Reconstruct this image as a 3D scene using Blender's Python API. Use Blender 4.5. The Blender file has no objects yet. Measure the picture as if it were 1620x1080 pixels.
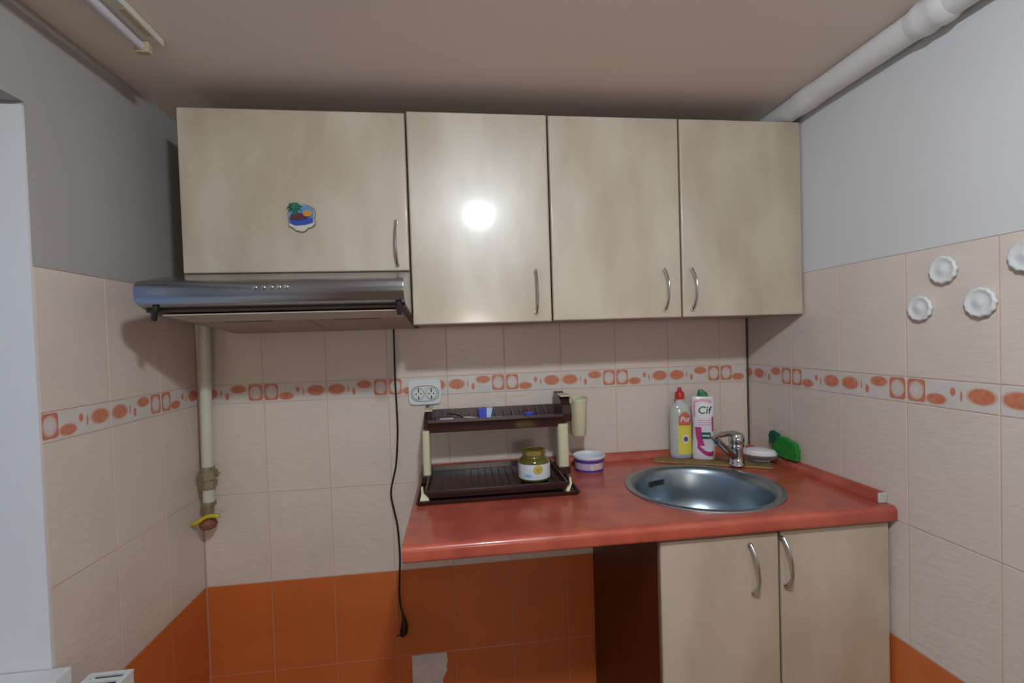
import bpy, bmesh, math, random
from mathutils import Vector, Matrix
random.seed(4)
C = bpy.context.scene.collection
Z0 = 0.55                      # height of the top of the orange dado above the floor

# ---------------------------------------------------------------- camera
CAM = (0.83738, -1.66294, 0.78278)
F_PX = 756.85
yaw, pitch, roll = 0.12370386, -0.02306265, -0.03102125
cam_d = bpy.data.cameras.new('camera')
cam = bpy.data.objects.new('camera', cam_d); C.objects.link(cam)
cy, sy, cp, sp = math.cos(yaw), math.sin(yaw), math.cos(pitch), math.sin(pitch)
fw = Vector((sy * cp, cy * cp, sp)); rt = Vector((cy, -sy, 0)); up = rt.cross(fw)
c_, s_ = math.cos(roll), math.sin(roll)
R_ = c_ * rt + s_ * up; U_ = -s_ * rt + c_ * up
m = Matrix((R_, U_, -fw)).transposed().to_4x4()
m.translation = Vector((CAM[0], CAM[1], CAM[2] + Z0))
cam.matrix_world = m
cam_d.sensor_width = 36; cam_d.lens = F_PX / 1620 * 36
cam_d.shift_x = -5.94 / 1620; cam_d.shift_y = 12.37 / 1620
cam_d.clip_start = 0.02
bpy.context.scene.camera = cam

# ---------------------------------------------------------------- exposure and sky
vs = bpy.context.scene.view_settings
vs.view_transform = 'Standard'; vs.look = 'None'; vs.gamma = 1.0; vs.use_curve_mapping = False
vs.exposure = 0.0
LAMP_POWER = 450.0              # emission of the bulb globe
LAMP_COL = (0.86, 0.96, 1.03)
FILL_POWER = 24.0             # added fill globe, unseen in the room behind the camera
FILL_COL = (1.0, 0.92, 0.82)
world = bpy.data.worlds.new('dusk_sky'); bpy.context.scene.world = world
world.use_nodes = True
wb = world.node_tree.nodes['Background']
wb.inputs[0].default_value = (0.30, 0.48, 1.0, 1); wb.inputs[1].default_value = 0.8


# ---------------------------------------------------------------- materials
def mat(name, col, rough=0.5, metal=0.0, coat=0.0, var=0.0, scale=8.0, stretch=(1, 1, 1), bump=0.0, bscale=60,
        emit=0.0, trans=0.0, alpha=1.0, col2=None, spec=0.5, coat_rough=0.08, detail=4, aniso=0):
    mt = bpy.data.materials.new(name); mt.use_nodes = True
    nt = mt.node_tree; b = nt.nodes['Principled BSDF']
    b.inputs['Base Color'].default_value = (*col, 1)
    b.inputs['Roughness'].default_value = rough; b.inputs['Metallic'].default_value = metal
    b.inputs['Coat Weight'].default_value = coat; b.inputs['Coat Roughness'].default_value = coat_rough
    b.inputs['Specular IOR Level'].default_value = spec
    b.inputs['Transmission Weight'].default_value = trans; b.inputs['Alpha'].default_value = alpha
    if emit:
        b.inputs['Emission Color'].default_value = (*col, 1); b.inputs['Emission Strength'].default_value = emit
    tc = nt.nodes.new('ShaderNodeNewGeometry')
    if var or col2:
        mp = nt.nodes.new('ShaderNodeMapping'); mp.inputs['Scale'].default_value = stretch
        nz = nt.nodes.new('ShaderNodeTexNoise'); nz.inputs['Scale'].default_value = scale
        nz.inputs['Detail'].default_value = detail
        nt.links.new(tc.outputs['Position'], mp.inputs['Vector']); nt.links.new(mp.outputs[0], nz.inputs['Vector'])
        rp = nt.nodes.new('ShaderNodeValToRGB')
        c2 = col2 or tuple(c * (1 - var) for c in col)
        rp.color_ramp.elements[0].position = 0.36; rp.color_ramp.elements[1].position = 0.64
        rp.color_ramp.elements[0].color = (*c2, 1); rp.color_ramp.elements[1].color = (*col, 1)
        nt.links.new(nz.outputs['Fac'], rp.inputs[0]); nt.links.new(rp.outputs[0], b.inputs['Base Color'])
    if bump:
        n2 = nt.nodes.new('ShaderNodeTexNoise'); n2.inputs['Scale'].default_value = bscale; n2.inputs['Detail'].default_value = 3
        mp2 = nt.nodes.new('ShaderNodeMapping'); mp2.inputs['Scale'].default_value = (1, 1, 2.6)
        nt.links.new(tc.outputs['Position'], mp2.inputs['Vector']); nt.links.new(mp2.outputs[0], n2.inputs['Vector'])
        bp = nt.nodes.new('ShaderNodeBump'); bp.inputs['Strength'].default_value = bump; bp.inputs['Distance'].default_value = 0.002
        nt.links.new(n2.outputs['Fac'], bp.inputs['Height']); nt.links.new(bp.outputs[0], b.inputs['Normal'])
    return mt

M = dict(
    cream=mat('cream_glazed_tile', (0.70, 0.61, 0.54), 0.32, bump=0.7, bscale=30, var=0.05, scale=5),
    orange=mat('orange_glazed_tile', (0.62, 0.155, 0.036), 0.30, var=0.12, scale=4),
    grout=mat('pinkish_grout', (0.62, 0.43, 0.36), 0.8),
    grout_o=mat('grey_pink_grout', (0.50, 0.27, 0.19), 0.8),
    border=mat('white_border_tile', (0.66, 0.62, 0.58), 0.3, var=0.06, scale=20),
    motif=mat('terracotta_print', (0.56, 0.16, 0.085), 0.35, col2=(0.60, 0.24, 0.15), scale=90),
    motif_pale=mat('pale_print', (0.64, 0.42, 0.34), 0.35),
    motif_line=mat('terracotta_line', (0.62, 0.20, 0.13), 0.35),
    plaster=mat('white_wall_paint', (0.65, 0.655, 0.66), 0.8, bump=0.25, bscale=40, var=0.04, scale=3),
    plaster_shaded=mat('shaded_white_wall_paint', (0.40, 0.378, 0.36), 0.8, bump=0.25, bscale=40, var=0.05, scale=3),  # same white paint, darkened: the left side's dimness is put in the colour
    ceiling=mat('ceiling_paint', (0.80, 0.70, 0.62), 0.85, bump=0.15, bscale=25),
    floor=mat('brown_floor_tile', (0.30, 0.20, 0.14), 0.4, var=0.2, scale=3),
    maple=mat('pale_maple_laminate', (0.55, 0.48, 0.38), 0.40, spec=1.0, var=0, col2=(0.44, 0.365, 0.275), scale=4.5, stretch=(2.0, 1, 0.8), coat=0.30, coat_rough=0.11, detail=5),
    edge=mat('brown_edge_band', (0.26, 0.17, 0.11), 0.5),
    carcass=mat('cabinet_carcass', (0.42, 0.36, 0.28), 0.6),
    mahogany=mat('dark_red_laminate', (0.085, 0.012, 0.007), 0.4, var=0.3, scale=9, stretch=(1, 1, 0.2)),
    worktop=mat('red_marbled_laminate', (0.50, 0.105, 0.062), 0.33, col2=(0.36, 0.062, 0.040), scale=14, coat=0.35, coat_rough=0.06, detail=8),
    chip=mat('raw_chipboard', (0.42, 0.33, 0.24), 0.9),
    steel=mat('brushed_steel', (0.35, 0.36, 0.38), 0.22, 1.0),
    sink=mat('sink_steel', (0.35, 0.42, 0.47), 0.34, 1.0),
    chrome=mat('chrome', (0.62, 0.62, 0.64), 0.10, 1.0),
    handle=mat('satin_nickel', (0.62, 0.59, 0.56), 0.22, 1.0),
    black=mat('black_plastic', (0.012, 0.011, 0.010), 0.45),
    slot=mat('dark_slot', (0.02, 0.02, 0.02), 0.8),
    rack=mat('dark_brown_plastic', (0.040, 0.014, 0.012), 0.28),
    creamp=mat('cream_plastic', (0.62, 0.60, 0.40), 0.45),
    gas=mat('cream_pipe_paint', (0.57, 0.575, 0.48), 0.4),
    brass=mat('old_brass', (0.34, 0.30, 0.20), 0.45, 0.7),
    yellow=mat('yellow_paint', (0.62, 0.50, 0.02), 0.5),
    rust=mat('red_brown_cap', (0.22, 0.075, 0.05), 0.6),
    pipew=mat('white_gloss_pipe_paint', (0.72, 0.71, 0.70), 0.35, bump=0.3, bscale=18),
    white=mat('white_plastic', (0.70, 0.72, 0.72), 0.35),
    offwhite=mat('aged_white_plastic', (0.60, 0.57, 0.50), 0.4),
    tubeglass=mat('unlit_tube_glass', (0.58, 0.56, 0.60), 0.2),
    stain=mat('yellowed_plastic', (0.46, 0.38, 0.22), 0.5),
    frame=mat('white_window_paint', (0.70, 0.71, 0.71), 0.4),
    hoodin=mat('hood_underside_panel', (0.48, 0.39, 0.31), 0.5),
    filterm=mat('greasy_filter_mesh', (0.42, 0.33, 0.25), 0.55, bump=0.4, bscale=400),
    hooddark=mat('hood_underside_dark', (0.10, 0.07, 0.05), 0.6),
    visor=mat('smoked_visor', (0.50, 0.46, 0.38), 0.3),
    jar_oil=mat('olive_jar_glass', (0.10, 0.085, 0.012), 0.08, coat=0.6),
    gold=mat('gold_lid', (0.50, 0.41, 0.12), 0.28, 0.85),
    label=mat('white_label', (0.68, 0.72, 0.76), 0.4),
    goldprint=mat('gold_print', (0.50, 0.42, 0.10), 0.4),
    goldcore=mat('ochre_print', (0.50, 0.26, 0.05), 0.4),
    bluepr=mat('pale_blue_print', (0.30, 0.50, 0.70), 0.4),
    tubw=mat('white_tub_plastic', (0.70, 0.72, 0.80), 0.35),
    purple=mat('purple_print', (0.09, 0.03, 0.30), 0.4),
    lilac=mat('lilac_print', (0.50, 0.40, 0.58), 0.4),
    pinkpr=mat('peach_print', (0.66, 0.48, 0.44), 0.4),
    board=mat('worn_wooden_board', (0.32, 0.19, 0.065), 0.6, col2=(0.22, 0.13, 0.05), scale=30, stretch=(1, 4, 1)),
    bottle_clear=mat('milky_clear_plastic', (0.74, 0.77, 0.73), 0.15, trans=0.35, coat=0.4),
    bottle_base=mat('bluish_bottle_base', (0.33, 0.34, 0.52), 0.3),
    redcap=mat('red_cap', (0.55, 0.03, 0.03), 0.35),
    lab_y=mat('yellow_label', (0.75, 0.66, 0.08), 0.4),
    lab_r=mat('red_label', (0.62, 0.14, 0.09), 0.4),
    whitepr=mat('white_print', (0.78, 0.76, 0.76), 0.4),
    violet=mat('violet_print', (0.20, 0.07, 0.16), 0.4),
    cifw=mat('white_bottle_plastic', (0.72, 0.71, 0.76), 0.3),
    green=mat('green_cap', (0.01, 0.19, 0.07), 0.35),
    magenta=mat('magenta_print', (0.52, 0.035, 0.21), 0.4),
    pinkish=mat('pink_print', (0.70, 0.33, 0.38), 0.4),
    tealtx=mat('dark_green_print', (0.02, 0.10, 0.085), 0.4),
    sponge=mat('green_scourer', (0.02, 0.30, 0.035), 0.9, var=0.4, scale=120, bump=1.0, bscale=300),
    darkgreen=mat('dark_green_fibre', (0.005, 0.10, 0.045), 0.9, bump=1.0, bscale=300),
    soap=mat('white_soap', (0.74, 0.72, 0.74), 0.4, bump=0.5, bscale=60),
    glass=mat('clear_glass', (0.85, 0.88, 0.88), 0.05, trans=0.9, spec=0.6),
    ltblue=mat('pale_blue_wrap', (0.45, 0.55, 0.80), 0.25),
    blue=mat('blue_plastic', (0.05, 0.07, 0.55), 0.35),
    greyrib=mat('grey_brown_rib', (0.22, 0.17, 0.18), 0.3),
    lilacp=mat('lilac_plastic', (0.42, 0.37, 0.52), 0.3),
    skyb=mat('magnet_sky_blue', (0.10, 0.26, 0.48), 0.35), seab=mat('magnet_sea_blue', (0.03, 0.07, 0.38), 0.35),
    palm=mat('magnet_palm_green', (0.015, 0.14, 0.07), 0.5), maroon=mat('magnet_maroon', (0.09, 0.015, 0.02), 0.5),
    sunor=mat('magnet_orange', (0.55, 0.25, 0.05), 0.5), scroll=mat('magnet_cream', (0.55, 0.56, 0.50), 0.4),
    scrolledge=mat('magnet_edge', (0.25, 0.15, 0.10), 0.5),
    patch=mat('bare_white_plaster', (0.78, 0.73, 0.71), 0.9, bump=1.0, bscale=30, var=0.2, scale=14),
    silver=mat('clear_end_cap', (0.50, 0.52, 0.46), 0.3),
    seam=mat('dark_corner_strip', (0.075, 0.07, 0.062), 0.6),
    bulb=mat('lit_globe', LAMP_COL, 0.5, emit=LAMP_POWER),
    globe=mat('added_fill_globe', FILL_COL, 0.5, emit=FILL_POWER),
    ceiling2=mat('added_room_ceiling_paint', (0.40, 0.36, 0.30), 0.85),
    wall2=mat('added_room_wall_paint', (0.35, 0.28, 0.21), 0.85),
)
M['maple'].node_tree.nodes['Principled BSDF'].inputs['Coat IOR'].default_value = 1.6
_g = M['glass'].node_tree.nodes['Principled BSDF']; _g.inputs['IOR'].default_value = 1.2


# ---------------------------------------------------------------- object helpers
def tag(o, label=None, cat=None, group=None, kind=None):
    if label: o['label'] = label
    if cat: o['category'] = cat
    if group: o['group'] = group
    if kind: o['kind'] = kind
    return o

def thing(name, label, cat, loc, group=None):
    o = bpy.data.objects.new(name, None); C.objects.link(o)
    o.location = (loc[0], loc[1], loc[2] + Z0); o.empty_display_size = 0.05
    return tag(o, label, cat, group)

def world_loc(o):
    v = Vector((0, 0, 0))
    while o is not None:
        v += o.location; o = o.parent
    return v

def obj(name, bm, mats, parent=None, smooth=False, bevel=0, seg=2, angle=40, recalc=True, label=None, at=None, clear=False):
    """bm is in room coordinates (z measured from the dado line)"""
    if not isinstance(mats, (list, tuple)): mats = [mats]
    if recalc: bmesh.ops.recalc_face_normals(bm, faces=bm.faces)
    if bevel:
        es = [e for e in bm.edges if len(e.link_faces) == 2 and e.calc_face_angle(0) > math.radians(30)]
        bmesh.ops.bevel(bm, geom=es, offset=bevel, segments=seg, affect='EDGES', profile=0.5)
    off = Vector((0, 0, Z0))
    base = world_loc(parent) if parent else Vector((at[0], at[1], at[2] + Z0) if at else (0, 0, 0))
    for v in bm.verts: v.co = v.co + off - base
    me = bpy.data.meshes.new(name); bm.to_mesh(me); bm.free()
    for k in mats: me.materials.append(M[k])
    o = bpy.data.objects.new(name, me); C.objects.link(o)
    if parent: o.parent = parent
    elif at: o.location = base
    if smooth:
        for p in me.polygons: p.use_smooth = True
        me.set_sharp_from_angle(angle=math.radians(angle))
    if bevel and smooth:
        wn = o.modifiers.new('weighted_normals', 'WEIGHTED_NORMAL'); wn.keep_sharp = True; wn.weight = 80
    if label: o['label'] = label
    return o

def NB(): return bmesh.new()

def box(bm, x0, x1, y0, y1, z0, z1, mi=0):
    vs_ = [bm.verts.new((x, y, z)) for x in (x0, x1) for y in (y0, y1) for z in (z0, z1)]
    for f in ((0, 1, 3, 2), (4, 6, 7, 5), (0, 4, 5, 1), (2, 3, 7, 6), (0, 2, 6, 4), (1, 5, 7, 3)):
        fc = bm.faces.new([vs_[i] for i in f]); fc.material_index = mi
    return vs_

def loft(bm, rings, cap=(True, True), mi=0, closed=True):
    R = [[bm.verts.new(p) for p in r] for r in rings]
    n = len(R[0])
    for a, b in zip(R, R[1:]):
        for i in range(n if closed else n - 1):
            j = (i + 1) % n
            f = bm.faces.new((a[i], a[j], b[j], b[i])); f.material_index = mi
    if cap[0]: bm.faces.new(list(reversed(R[0]))).material_index = mi
    if cap[1]: bm.faces.new(R[-1]).material_index = mi
    return R

def lathe(bm, prof, cx, cy, n=32, cap=(True, True), mi=0, z0=0.0, sx=1, sy_=1, rot=0):
    rings = [[(cx + r * sx * math.cos(2 * math.pi * i / n + rot), cy + r * sy_ * math.sin(2 * math.pi * i / n + rot), z0 + z) for i in range(n)] for r, z in prof]
    return loft(bm, rings, cap, mi)

def tube(bm, pts, r, n=10, mi=0, flat=1.0):
    pts = [Vector(p) for p in pts]; rings = []
    prev = None
    for i, p in enumerate(pts):
        t = (pts[min(i + 1, len(pts) - 1)] - pts[max(i - 1, 0)]).normalized()
        if prev is None:
            a = Vector((1, 0, 0)) if abs(t.x) < 0.8 else Vector((0, 1, 0))
            u = t.cross(a).normalized()
        else:
            u = (prev - t * prev.dot(t)).normalized()
        prev = u; w = t.cross(u)
        rr = r[i] if isinstance(r, (list, tuple)) else r
        rings.append([tuple(p + u * rr * math.cos(2 * math.pi * k / n) + w * rr * flat * math.sin(2 * math.pi * k / n)) for k in range(n)])
    loft(bm, rings, mi=mi)

def extrude_x(bm, prof, x0, x1, mi=0):
    """prof: closed list of (y, z)"""
    loft(bm, [[(x0, y, z) for y, z in prof], [(x1, y, z) for y, z in prof]], mi=mi)

def extrude_y(bm, prof, y0, y1, mi=0):
    loft(bm, [[(x, y0, z) for x, z in prof], [(x, y1, z) for x, z in prof]], mi=mi)

def catmull(P, k=8):
    P = [Vector(p) for p in P]; out = []
    for i in range(len(P) - 1):
        a = P[max(i - 1, 0)]; b = P[i]; c = P[i + 1]; d = P[min(i + 2, len(P) - 1)]
        for j in range(k):
            t = j / k
            out.append(0.5 * ((2 * b) + (c - a) * t + (2 * a - 5 * b + 4 * c - d) * t * t + (3 * b - a - 3 * c + d) * t ** 3))
    out.append(P[-1]); return out

def ellipse(cx, cz, a, b, n=28, p=2.0):
    out = []
    for i in range(n):
        t = 2 * math.pi * i / n; c, s = math.cos(t), math.sin(t)
        out.append((cx + a * math.copysign(abs(c) ** (2 / p), c), cz + b * math.copysign(abs(s) ** (2 / p), s)))
    return out

def text_mesh(s, size, shear=0.0, extrude=0.0):
    cu = bpy.data.curves.new('lettering', 'FONT'); cu.body = s; cu.size = size; cu.shear = shear
    cu.align_x = 'CENTER'; cu.align_y = 'CENTER'; cu.extrude = extrude; cu.resolution_u = 3; cu.offset = size * 0.015
    t = bpy.data.objects.new('lettering', cu); C.objects.link(t)
    dg = bpy.context.evaluated_depsgraph_get(); dg.update()
    me = bpy.data.meshes.new_from_object(t.evaluated_get(dg))
    bm = bmesh.new(); bm.from_mesh(me)
    bpy.data.objects.remove(t); bpy.data.curves.remove(cu); bpy.data.meshes.remove(me)
    return bm

# ================================================================ THE SETTING
W = 1.9141; H = 0.29852; B = 0.06293; A = 0.20303; CL = 0.19196; DR = 0.23478
ZF = -Z0; ZC = 1.485; YR = -2.7
BB = 2 * H; BT = 2 * H + B; TT = 3 * H + B
WIN_Y0, WIN_Y1, WIN_Z0, WIN_Z1 = -0.587, -1.75, 0.14, 1.283
G = 0.0013

def wall_map(side):
    if side == 'back': return lambda s, d, z: (s, -d, z)
    if side == 'left': return lambda s, d, z: (d, s, z)
    return lambda s, d, z: (W - d, -s, z)         # right: s grows towards the camera

def quad_tile(bm, mp, s0, s1, z0, z1, mi, d=0.0):
    e = 0.0009
    o = [(s0 + G, z0 + G), (s1 - G, z0 + G), (s1 - G, z1 - G), (s0 + G, z1 - G)]
    i = [(s0 + G + e, z0 + G + e), (s1 - G - e, z0 + G + e), (s1 - G - e, z1 - G - e), (s0 + G + e, z1 - G - e)]
    vo = [bm.verts.new(mp(s, d - 0.0016, z)) for s, z in o]
    vm = [bm.verts.new(mp(s, d - 0.0004, z)) for s, z in o]
    vi = [bm.verts.new(mp(s, d, z)) for s, z in i]
    for k in range(4):
        l = (k + 1) % 4
        bm.faces.new((vo[k], vo[l], vm[l], vm[k])).material_index = mi
        bm.faces.new((vm[k], vm[l], vi[l], vi[k])).material_index = mi
    bm.faces.new(vi).material_index = mi

def poly(bm, mp, pts, d, mi, lim):
    pts = [(min(max(s, lim[0]), lim[1]), z) for s, z in pts]
    if max(p[0] for p in pts) - min(p[0] for p in pts) < 1e-4: return
    bm.faces.new([bm.verts.new(mp(s, d, z)) for s, z in pts]).material_index = mi

def ring(bm, mp, a, b, d, mi, lim):
    n = len(a)
    cl = lambda p: (min(max(p[0], lim[0]), lim[1]), p[1])
    A_ = [cl(p) for p in a]; B_ = [cl(p) for p in b]
    if max(p[0] for p in A_) - min(p[0] for p in A_) < 1e-4: return
    va = [bm.verts.new(mp(s, d, z)) for s, z in A_]; vb = [bm.verts.new(mp(s, d, z)) for s, z in B_]
    for i in range(n):
        j = (i + 1) % n
        if (va[i].co - va[j].co).length < 1e-6 and (vb[i].co - vb[j].co).length < 1e-6: continue
        bm.faces.new((va[i], va[j], vb[j], vb[i])).material_index = mi

def border(bm, mp, s_lo, s_hi, s_sq):
    """printed listello; s_sq = position of a joint with a pair of squares, pattern period 0.4"""
    lim = (s_lo + 0.0006, s_hi - 0.0006)
    d1, d2, d3 = 0.00025, 0.0004, 0.00055
    zt = BT
    def E(ds, fz, a, b, mi=5, d=d2, halo=True):
        cs = s0 + ds; cz = zt - fz * B
        if cs + a < lim[0] or cs - a > lim[1]: return
        if halo: poly(bm, mp, ellipse(cs, cz, a * 1.22, b * 1.2), d1, 6, lim)
        poly(bm, mp, ellipse(cs, cz, a, b), d, mi, lim)
    k0 = int(math.floor((s_lo - s_sq) / 0.4)) - 1; k1 = int(math.ceil((s_hi - s_sq) / 0.4)) + 1
    for k in range(k0, k1 + 1):
        s0 = s_sq + 0.4 * k
        for sg in (-1, 1):
            cs = s0 + sg * 0.0245; cz = zt - 0.46 * B
            if cs + 0.022 < lim[0] or cs - 0.022 > lim[1]: continue
            n = 28
            sq = []
            for i in range(n):
                t = 2 * math.pi * i / n; c, s = math.cos(t), math.sin(t); mx = max(abs(c), abs(s))
                sq.append((cs + 0.0215 * c / mx, cz + 0.0265 * s / mx))
            ring(bm, mp, sq, ellipse(cs, cz, 0.0180, 0.0215, n), d2, 5, lim)
            ring(bm, mp, ellipse(cs, cz, 0.0172, 0.0200, n), ellipse(cs, cz, 0.0146, 0.0172, n), d2, 6, lim)
            ring(bm, mp, ellipse(cs, cz, 0.0105, 0.0125, n), ellipse(cs, cz, 0.0095, 0.0113, n), d2, 6, lim)
        E(0.071, 0.70, 0.0215, 0.0115); E(-0.077, 0.26, 0.0225, 0.0120)
        E(0.108, 0.38, 0.0055, 0.0085, 7); E(-0.112, 0.62, 0.0050, 0.0105, 7)
        E(0.126, 0.52, 0.0022, 0.0120, 7, halo=False); E(-0.130, 0.46, 0.0020, 0.0120, 7, halo=False)
        E(0.166, 0.46, 0.0255, 0.0160); E(-0.168, 0.46, 0.0255, 0.0160)

def tiled(bm, side, s_lo, s_hi, joint, z_lo, z_hi, s_sq, with_border=True):
    mp = wall_map(side)
    k = math.floor((s_lo - joint) / 0.2)
    cuts = []
    s = joint + 0.2 * k
    while s < s_hi - 0.003:
        a, b = max(s, s_lo), min(s + 0.2, s_hi)
        if b - a > 0.006: cuts.append((a, b))
        s += 0.2
    rows = [(-2 * H, -H, 1), (-H, 0, 1), (0, H, 0), (H, 2 * H, 0), (BT, TT, 0)]
    for a, b in cuts:
        for z0, z1, mi in rows:
            z0, z1 = max(z0, z_lo), min(z1, z_hi)
            if z1 - z0 > 0.01: quad_tile(bm, mp, a, b, z0, z1, mi)
        if z_hi > BT: quad_tile(bm, mp, a, b, BB, BT, 4)
    if z_hi > BT: border(bm, mp, s_lo, s_hi, s_sq)
    # grout bed behind the tiles
    for z0, z1, mi in ((z_lo, min(0, z_hi), 3), (0, min(TT, z_hi), 2)):
        if z1 > z0:
            bm.faces.new([bm.verts.new(mp(s, -0.0012, z)) for s, z in ((s_lo, z0), (s_hi, z0), (s_hi, z1), (s_lo, z1))]).material_index = mi

WM = ['cream', 'orange', 'grout', 'grout_o', 'border', 'motif', 'motif_pale', 'motif_line', 'plaster', 'plaster_shaded']
def face_room(bm, c):
    """walls: make every thin print face look into the room"""
    for f in bm.faces:
        if f.normal.dot(Vector(c) - f.calc_center_median()) < 0 and f.calc_area() < 0.5 and False: f.normal_flip()

# back wall
bm = NB()
tiled(bm, 'back', 0.0, W, A, ZF, TT, A)
box(bm, -0.1, W + 0.1, 0.0014, 0.1, ZF - 0.05, TT, 3)
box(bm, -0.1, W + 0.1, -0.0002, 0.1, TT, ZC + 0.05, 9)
o = obj('wall_back', bm, WM, recalc=False); tag(o, kind='structure')
# left wall with the window opening
bm = NB()
tiled(bm, 'left', WIN_Y0, 0.0, -CL, ZF, TT, -CL)
tiled(bm, 'left', YR, WIN_Y0, -CL, ZF, WIN_Z0 - 0.04, -CL)
box(bm, -0.26, -0.0014, WIN_Y0, 0.0, ZF - 0.05, TT, 8)
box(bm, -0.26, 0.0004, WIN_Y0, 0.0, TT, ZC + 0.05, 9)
box(bm, -0.26, -0.0014, WIN_Y1, WIN_Y0, ZF - 0.05, WIN_Z0 - 0.035, 8)
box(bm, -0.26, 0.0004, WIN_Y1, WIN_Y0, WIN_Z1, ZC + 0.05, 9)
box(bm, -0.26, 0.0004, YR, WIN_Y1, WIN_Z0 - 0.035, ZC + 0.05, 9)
box(bm, -0.26, -0.0014, YR, WIN_Y1, ZF - 0.05, WIN_Z0 - 0.035, 8)
o = obj('wall_left', bm, WM, recalc=False); tag(o, kind='structure')
# right wall
bm = NB()
tiled(bm, 'right', 0.0, -YR, DR, ZF, TT, DR)
box(bm, W + 0.0014, W + 0.1, YR, 0.0, ZF - 0.05, TT, 3)
box(bm, W - 0.0004, W + 0.1, YR, 0.0, TT, ZC + 0.05, 8)
o = obj('wall_right', bm, WM, recalc=False); tag(o, kind='structure')
# adjoining room added behind the camera, unseen, so a fill lamp can shine in
XA, XB, YE = -1.2, 3.2, -5.6
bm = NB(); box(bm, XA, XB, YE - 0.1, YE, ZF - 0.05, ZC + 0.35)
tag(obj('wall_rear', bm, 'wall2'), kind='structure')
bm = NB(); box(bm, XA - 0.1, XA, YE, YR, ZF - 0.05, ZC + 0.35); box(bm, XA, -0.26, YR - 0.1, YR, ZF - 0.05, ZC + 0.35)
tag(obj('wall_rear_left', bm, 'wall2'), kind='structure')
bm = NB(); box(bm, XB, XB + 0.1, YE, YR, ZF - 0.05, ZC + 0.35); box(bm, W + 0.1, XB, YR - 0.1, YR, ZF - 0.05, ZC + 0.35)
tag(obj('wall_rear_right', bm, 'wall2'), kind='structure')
bm = NB(); box(bm, XA, XB, YE, YR - 0.0005, ZF - 0.06, ZF); box(bm, -0.26, W + 0.1, YR, 0.1, ZF - 0.06, ZF)
tag(obj('floor', bm, 'floor'), kind='structure')
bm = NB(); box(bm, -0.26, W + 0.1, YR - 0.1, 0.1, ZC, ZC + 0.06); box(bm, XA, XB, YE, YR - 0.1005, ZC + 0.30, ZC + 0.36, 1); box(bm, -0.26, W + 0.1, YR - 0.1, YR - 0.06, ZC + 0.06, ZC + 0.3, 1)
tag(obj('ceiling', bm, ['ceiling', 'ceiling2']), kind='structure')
# dark strip in the right corner, above the worktop
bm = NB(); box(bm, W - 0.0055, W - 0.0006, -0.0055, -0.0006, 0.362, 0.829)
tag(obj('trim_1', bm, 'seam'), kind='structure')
# window in the recess of the left wall
bm = NB(); x0, x1 = -0.235, -0.185; fy0, fy1 = WIN_Y1 + 0.002, WIN_Y0 - 0.002
for a in ((fy0, fy0 + 0.06), (fy1 - 0.06, fy1), ((fy0 + fy1) / 2 - 0.035, (fy0 + fy1) / 2 + 0.035)):
    box(bm, x0, x1, a[0], a[1], WIN_Z0 + 0.002, WIN_Z1 - 0.002)
box(bm, x0, x1, fy0 + 0.06, fy1 - 0.06, WIN_Z0 + 0.002, WIN_Z0 + 0.062); box(bm, x0, x1, fy0 + 0.06, fy1 - 0.06, WIN_Z1 - 0.062, WIN_Z1 - 0.002)
win = obj('window_1', bm, 'frame', bevel=0.003); tag(win, kind='structure')
bm = NB(); box(bm, -0.214, -0.208, fy0 + 0.06, fy1 - 0.06, WIN_Z0 + 0.06, WIN_Z1 - 0.06)
obj('pane', bm, 'glass', win)
bm = NB(); box(bm, -0.184, -0.0002, WIN_Y0 - 0.0005, WIN_Y0 - 0.006, WIN_Z0 + 0.001, WIN_Z1 - 0.007)
box(bm, -0.184, -0.0002, WIN_Y1 + 0.0005, WIN_Y1 + 0.006, WIN_Z0 + 0.001, WIN_Z1 - 0.007)
obj('reveal_lining', bm, 'frame', win)
bm = NB(); box(bm, -0.184, 0.034, WIN_Y1 - 0.03 + 0.04, WIN_Y0 - 0.001, WIN_Z0 - 0.0345, WIN_Z0)
tag(obj('trim_2', bm, 'frame', bevel=0.004), kind='structure')   # window sill board

# ================================================================ LAMP (above the camera, lights the room)
LX, LY, LZ = 0.985, -1.56, ZC - 0.011
t = thing('ceiling_lamp', 'flat round glass dome lamp fixed to the middle of the ceiling', 'lamp', (LX, LY, ZC - 0.001))
bm = NB(); lathe(bm, [(0.001, -0.050), (0.018, -0.048), (0.034, -0.041), (0.046, -0.030), (0.053, -0.015), (0.055, -0.004), (0.055, 0.0)], LX, LY, 40, z0=LZ)
obj('globe', bm, 'bulb', t, smooth=True)
bm = NB(); lathe(bm, [(0.070, 0), (0.072, -0.008), (0.067, -0.0098)], LX, LY, 32, z0=ZC - 0.0005); obj('ceiling_mount', bm, 'white', t, smooth=True)

GX, GY, GZ = 1.05, -4.0, 0.86  # added globe lamp, unseen; fills the lower half with frontal light
t = thing('added_fill_lamp', 'added white globe fill lamp, unseen in the added room behind the kitchen', 'lamp', (GX, GY, ZC + 0.299))
bm = NB(); lathe(bm, [(0.2 * math.sin(math.pi * k / 16) + 0.0005, -0.2 * math.cos(math.pi * k / 16)) for k in range(17)], GX, GY, 32, z0=GZ)
obj('fill_globe', bm, 'globe', t, smooth=True)
bm = NB(); tube(bm, [(GX, GY, GZ + 0.19), (GX, GY, ZC + 0.299)], 0.004, 8); obj('cord', bm, 'white', t)
bm = NB(); lathe(bm, [(0.05, 0), (0.045, -0.02), (0.01, -0.04)], GX, GY, 20, z0=ZC + 0.2985); obj('ceiling_mount', bm, 'white', t)

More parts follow.
